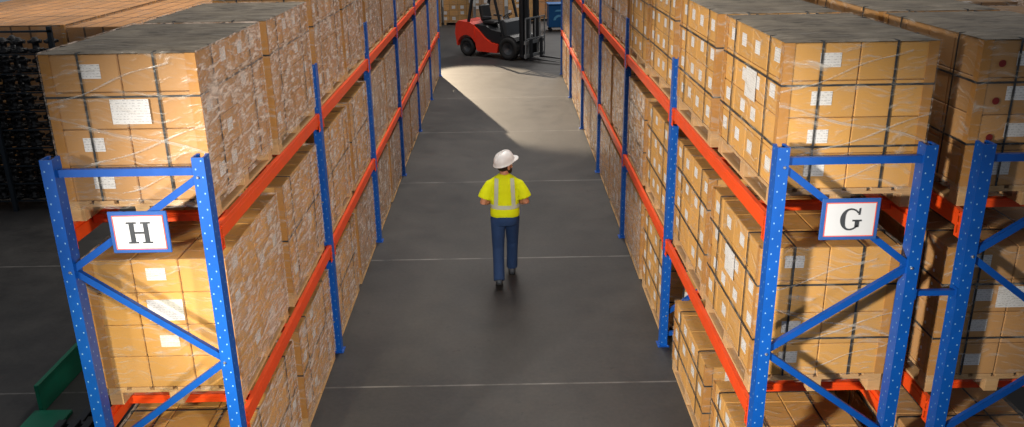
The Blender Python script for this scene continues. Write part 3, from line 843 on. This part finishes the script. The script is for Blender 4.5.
for k in range(3): mb.tube([m @ Vector((0,0,0)), m @ Vector((.15*math.cos(2*PI*k/3),.15*math.sin(2*PI*k/3),0))], .012, 6)
part('steering_wheel', mb, M['black'])
og = MB()
for s in (-1,1):
    og.bar((-.80,s*.46,.98),(-.56,s*.44,2.10),.07,.07); og.bar((.56,s*.46,.72),(.16,s*.44,2.12),.06,.06); og.bar((-.60,s*.44,2.10),(.34,s*.44,2.12),.06,.06)
for k in range(7): og.bar((-.55+k*.14,-.44,2.12),(-.55+k*.14,.44,2.12),.03,.04)
part('overhead_guard', og, M['black'])
def wheel(x, y, R, w, name='wheel'):
    m = Matrix.Translation((x,y,R)) @ Matrix.Rotation(PI/2,4,'X')
    t = MB(); t.lathe([(R*.58,-w/2),(R*.90,-w/2),(R*.985,-w/2+.03),(R,-w/2+.06),(R,w/2-.06),(R*.985,w/2-.03),(R*.90,w/2),(R*.58,w/2),(R*.55,0),(R*.58,-w/2)], 32, 0, m)
    for k in range(20):
        a = 2*PI*k/20; mm = m @ Matrix.Rotation(a,4,'Z'); t.box(R-.004,R+.008,-.03,.03,-w/2+.05,w/2-.05,0,mm)
    wo = part(name, t, M['rubber'])
    q = MB(); q.lathe([(.001,-w*.12),(R*.2,-w*.14),(R*.25,-w*.30),(R*.5,-w*.34),(R*.57,-w*.46),(R*.57,w*.46),(R*.5,w*.34),(R*.25,w*.30),(R*.2,w*.14),(.001,w*.12)], 24, 0, m)
    part('rim', q, M['dgrey'], wo)
for s in (-1,1): wheel(-.85, s*.43, .28, .19); wheel(.80, s*.46, .345, .23)
ms = MB()
for s in (-1,1):
    for (x0, yy, w) in ((1.20,.36,.05),(1.28,.30,.04)):
        ms.box(x0-.07,x0+.07,s*yy-.012,s*yy+.012,.10,2.25); ms.box(x0-.07,x0-.05,s*yy-.04,s*yy+.04,.10,2.25); ms.box(x0+.05,x0+.07,s*yy-.04,s*yy+.04,.10,2.25)
for z in (.25,1.2,2.2): ms.box(1.14,1.18,-.36,.36,z-.05,z+.05)
mo = part('mast', ms, M['black'])
mb = MB(); mb.tube([(1.18,0,.2),(1.18,0,1.5)], .05, 14); mb.tube([(1.18,0,1.5),(1.18,0,2.0)], .035, 14); part('lift_cylinder', mb, M['dgrey'], mo)
for s in (-1,1):
    mb = MB(); mb.tube([(1.1,s*.30,.62),(.62,s*.34,.50)], .035, 10); part('tilt_cylinder', mb, M['dgrey'], mo)
cr = MB()
for z in (.16,.56): cr.box(1.37,1.42,-.50,.50,z-.05,z+.05, bev=.006)
for s in (-1,1): cr.box(1.34,1.37,s*.26-.03,s*.26+.03,.11,.61)
part('carriage', cr, M['lgrey'])
lb = MB()
for y in (-.50,-.25,0,.25,.50): lb.box(1.43,1.455,y-.018,y+.018,.10 if abs(y) > .4 else .6,1.30)
lb.box(1.43,1.455,-.518,.518,1.27,1.31); lb.box(1.43,1.455,-.518,.518,.66,.69)
part('load_backrest', lb, M['lgrey'])
for s in (-1,1):
    fk = MB(); fk.prism([(1.46,.66),(1.50,.66),(1.505,.12),(2.55,.075),(2.55,.06),(1.46,.06)], s*.27-.06, s*.27+.06); part('fork', fk, M['black'])
mb = MB(); mb.box(-.10,.0,.40,.46,1.9,2.0); 
mb = MB(); mb.lathe([(.05,0),(.05,.02),(.035,.03),(.035,.10),(.02,.12)],16,0,Matrix.Translation((-.5,.3,2.14))); part('beacon', mb, M['orange'])

# ---------------------------------------------------------------- blue wheeled cart by the far end
B_ = thing('tool_cart', 'blue wheeled cart with a pale arch mark beyond the end of the G rack', 'cart', (2.12, 32.7, 0), math.radians(4))
mb = MB(); mb.box(-.42,.42,-.3,.3,.14,.98, bev=.03); mb.box(-.45,.45,-.33,.33,.98,1.03, bev=.012); part('cart_body', mb, M['binblue'], B_)
for x in (-.33,.33):
    for y in (-.22,.22):
        w_ = MB(); w_.lathe([(.02,-.025),(.06,-.025),(.06,.025),(.02,.025)],16,0,Matrix.Translation((x,y,.06)) @ Matrix.Rotation(PI/2,4,'X')); w_.box(x-.02,x+.02,y-.03,y+.03,.06,.14); part('caster', w_, M['rubber'], B_)
mb = MB(); pts = [(-.26,.30),(-.26,.40)] 
for i in range(12):
    a0, a1 = PI*(1-i/12), PI*(1-(i+1)/12)
    q = [(.24*math.cos(a0),.42+.2*math.sin(a0)),(.24*math.cos(a1),.42+.2*math.sin(a1)),(.15*math.cos(a1),.42+.12*math.sin(a1)),(.15*math.cos(a0),.42+.12*math.sin(a0))]
    mb.prism(q, -.306, -.301)
mb.prism([(-.2,.74),(.2,.74),(.12,.80),(-.12,.80)], -.306, -.301)
part('arch_mark', mb, M['binpale'], B_)
mb = MB(); mb.tube([(-.35,.33,.9),(-.35,.42,1.08),(.35,.42,1.08),(.35,.33,.9)], .016, 8); part('push_handle', mb, M['dgrey'], B_)

# ---------------------------------------------------------------- black parts rack on the left
RX0, RX1, RY = -8.8, -6.64, 12.95
R_ = thing('parts_rack', 'dark steel shelf rack of black castings on the left floor', 'rack', ((RX0+RX1)/2, RY, 0))
hw = (RX1-RX0)/2; NSH = 9; PIT = .285; Z0 = .16
for x in (-hw, .15-hw+.95, hw):
    for y in (-.30,.30):
        mb = MB(); mb.box(x-.03,x+.03,y-.03,y+.03,0,2.84 if y < 0 else 2.44); part('post', mb, M['rackdark'], R_)
for i in range(NSH):
    mb = MB(); z = Z0+i*PIT
    for y in (-.26,-.09,.09,.26): mb.box(-hw+.03,hw-.03,y-.016,y+.016,z-.018,z)
    for x in (-hw+.05,0,hw-.05): mb.box(x-.02,x+.02,-.30,.30,z-.04,z-.018)
    part('shelf', mb, M['rackdark'], R_)
mb = MB(); mb.box(-hw-.03,hw+.03,-.33,-.30,2.76,2.79); part('top_rail', mb, M['rackdark'], R_)
def cast_mesh():
    mb = MB(); mb.lathe([(.075,0),(.085,.01),(.085,.035),(.045,.05),(.040,.12),(.070,.14),(.075,.165),(.045,.18),(.03,.2),(.02,.205)][:], 16)
    for k in range(5):
        a = 2*PI*k/5; m = Matrix.Rotation(a,4,'Z'); mb.box(.03,.105,-.018,.018,.01,.05,0,m,.006); mb.box(.03,.095,-.015,.015,.125,.165,0,m,.006)
    return mb.data('machine_casting', M['castblack'])
cm_ = cast_mesh()
for i in range(NSH):
    for j in range(15):
        o = obj('machine_casting', cm_, None, ((RX0+.16+(j%9)*.237+random.uniform(-.001,.001)), RY+(random.uniform(-.14,-.11) if j < 9 else random.uniform(.13,.15)), Z0+i*PIT+.0015), (0,0,random.uniform(0,6)))
        o.scale = (1.1,1.1,1.1)
        tag(o, 'black lobed metal casting standing on the dark parts rack', 'machine part', 'black castings on the parts rack')

# ---------------------------------------------------------------- green tray and black plastic pallets by the H rack
r = thing('floor_guard', 'dark green steel guard plate standing on the floor left of the H rack', 'guard plate', (-4.36, 7.7, 0))
mb = MB(); mb.box(-.02,.02,-.85,.85,.0,.29, bev=.006); part('upright_plate', mb, M['green'], r)
mb = MB(); mb.box(-.05,.30,-1.35,-.86,.0,.04, bev=.006); part('floor_flange', mb, M['green'], r)
for y in (-.6,0,.6):
    mb = MB(); mb.prism([(-.16,0),(-.021,0),(-.021,.2)], y-.006, y+.006); part('gusset', mb, M['green'], r)
def plastic_pallet():
    mb = MB(); 
    for i in range(9):
        x = -.48+i*.12; mb.box(x-.035,x+.035,-.55,.55,.115,.14, bev=.004)
    for j in range(10):
        y = -.53+j*.118; mb.box(-.515,.515,y-.018,y+.018,.09,.116)
    for x in (-.45,0,.45):
        for y in (-.48,0,.48): mb.box(x-.06,x+.06,y-.07,y+.07,0,.09, bev=.006)
    return mb.data('plastic_pallet', M['plastic'])
pm_ = plastic_pallet()
for q, (x, y, z) in enumerate(((-3.36,5.75,0),(-3.36,5.75,.1415))):
    o = obj('plastic_pallet', pm_, None, (x,y,z)); tag(o, ('black plastic pallet on the floor left of the H rack','black plastic pallet stacked on another, left of the H rack')[q], 'pallet', 'black plastic pallets')
o = obj('plastic_pallet', pm_, None, (-3.34,6.95,0)); tag(o, 'single black plastic pallet between the green guard plate and the H rack', 'pallet', 'black plastic pallets')

# ---------------------------------------------------------------- light
W = bpy.data.worlds.new('hall_daylight'); bpy.context.scene.world = W; W.use_nodes = True
bg = W.node_tree.nodes['Background']; bg.inputs[0].default_value = (.90,.94,1.0,1); bg.inputs[1].default_value = .21
def sun(d, e, ang, col):
    l = bpy.data.lights.new('sun','SUN'); l.energy = e; l.angle = math.radians(ang); l.color = col
    o = bpy.data.objects.new('sun', l); COL.objects.link(o); o.rotation_euler = Vector(d).to_track_quat('-Z','Y').to_euler(); return o
def spot(loc, aim, e, cone, blend, rad, col):
    l = bpy.data.lights.new('spot','SPOT'); l.energy = e; l.spot_size = math.radians(cone); l.spot_blend = blend; l.shadow_soft_size = rad; l.color = col
    o = bpy.data.objects.new('spot_lamp', l); COL.objects.link(o); o.location = loc
    o.rotation_euler = (Vector(aim)-Vector(loc)).to_track_quat('-Z','Y').to_euler(); return o
def area(loc, aim, e, sx, sy, col, spread=180):
    l = bpy.data.lights.new('area','AREA'); l.energy = e; l.shape = 'RECTANGLE'; l.size = sx; l.size_y = sy; l.color = col; l.spread = math.radians(spread)
    o = bpy.data.objects.new('overhead_fill', l); COL.objects.link(o); o.location = loc  # unseen area fill added overhead, no roof opening exists
    o.rotation_euler = (Vector(aim)-Vector(loc)).to_track_quat('-Z','Y').to_euler(); return o
spot((-6.5,-2.3,4.7), (1.8,7.0,1.5), 8600, 27, .6, .35, (1,.92,.79))
spot((5.0,-3.8,5.2), (-1.6,7.0,1.5), 4000, 27, .6, .4, (1,.93,.83))  # added unseen fill that brightens the H rack's aisle faces
spot((-1.6,-4.6,7.0), (0,9.4,.9), 3800, 15, .8, .5, (1,.94,.85))  # unseen spot added behind the camera to brighten the worker
spot((-3.0,-4.6,5.6), (-2.2,4.9,1.25), 3700, 11.5, .5, .2, (1,.88,.55))
spot((-5.9,38.5,9.9), (.05,21.3,0), 34000, 13.5, .25, .10, (1,.80,.56))
area((0,18,9.5), (0,18,0), 720, 2.2, 18, (1,.94,.86), 130)  # added fill along the aisle
area((-7.5,17.5,7), (-7.5,17.5,0), 160, 7, 5, (1,.90,.76), 100)  # added fill that brightens the carton stacks at back left
area((3.5,36,6.5), (0,36.5,0), 620, 8, 3, (1,.95,.9), 150)  # added fill for the far end behind the forklift

# ---------------------------------------------------------------- camera
f, pi_, ya, ro, H = 846.557, .3444, .0073, -.0149, 4.35
r0 = Vector((math.cos(ya), -math.sin(ya), 0)); fw = Vector((math.sin(ya)*math.cos(pi_), math.cos(ya)*math.cos(pi_), -math.sin(pi_)))
u0 = Vector((math.sin(ya)*math.sin(pi_), math.cos(ya)*math.sin(pi_), math.cos(pi_)))
Rr = r0*math.cos(ro)+u0*math.sin(ro); Uu = -r0*math.sin(ro)+u0*math.cos(ro)
cam = bpy.data.cameras.new('camera'); cam.sensor_fit = 'HORIZONTAL'; cam.sensor_width = 36; cam.lens = f/1024*36
co = bpy.data.objects.new('camera', cam); COL.objects.link(co)
co.matrix_world = Matrix(((Rr.x,Uu.x,-fw.x,0),(Rr.y,Uu.y,-fw.y,0),(Rr.z,Uu.z,-fw.z,H),(0,0,0,1)))
sc = bpy.context.scene; sc.camera = co
sc.view_settings.view_transform = 'Standard'; sc.view_settings.look = 'None'; sc.view_settings.gamma = 1; sc.view_settings.exposure = 0
sc.view_settings.use_curve_mapping = False
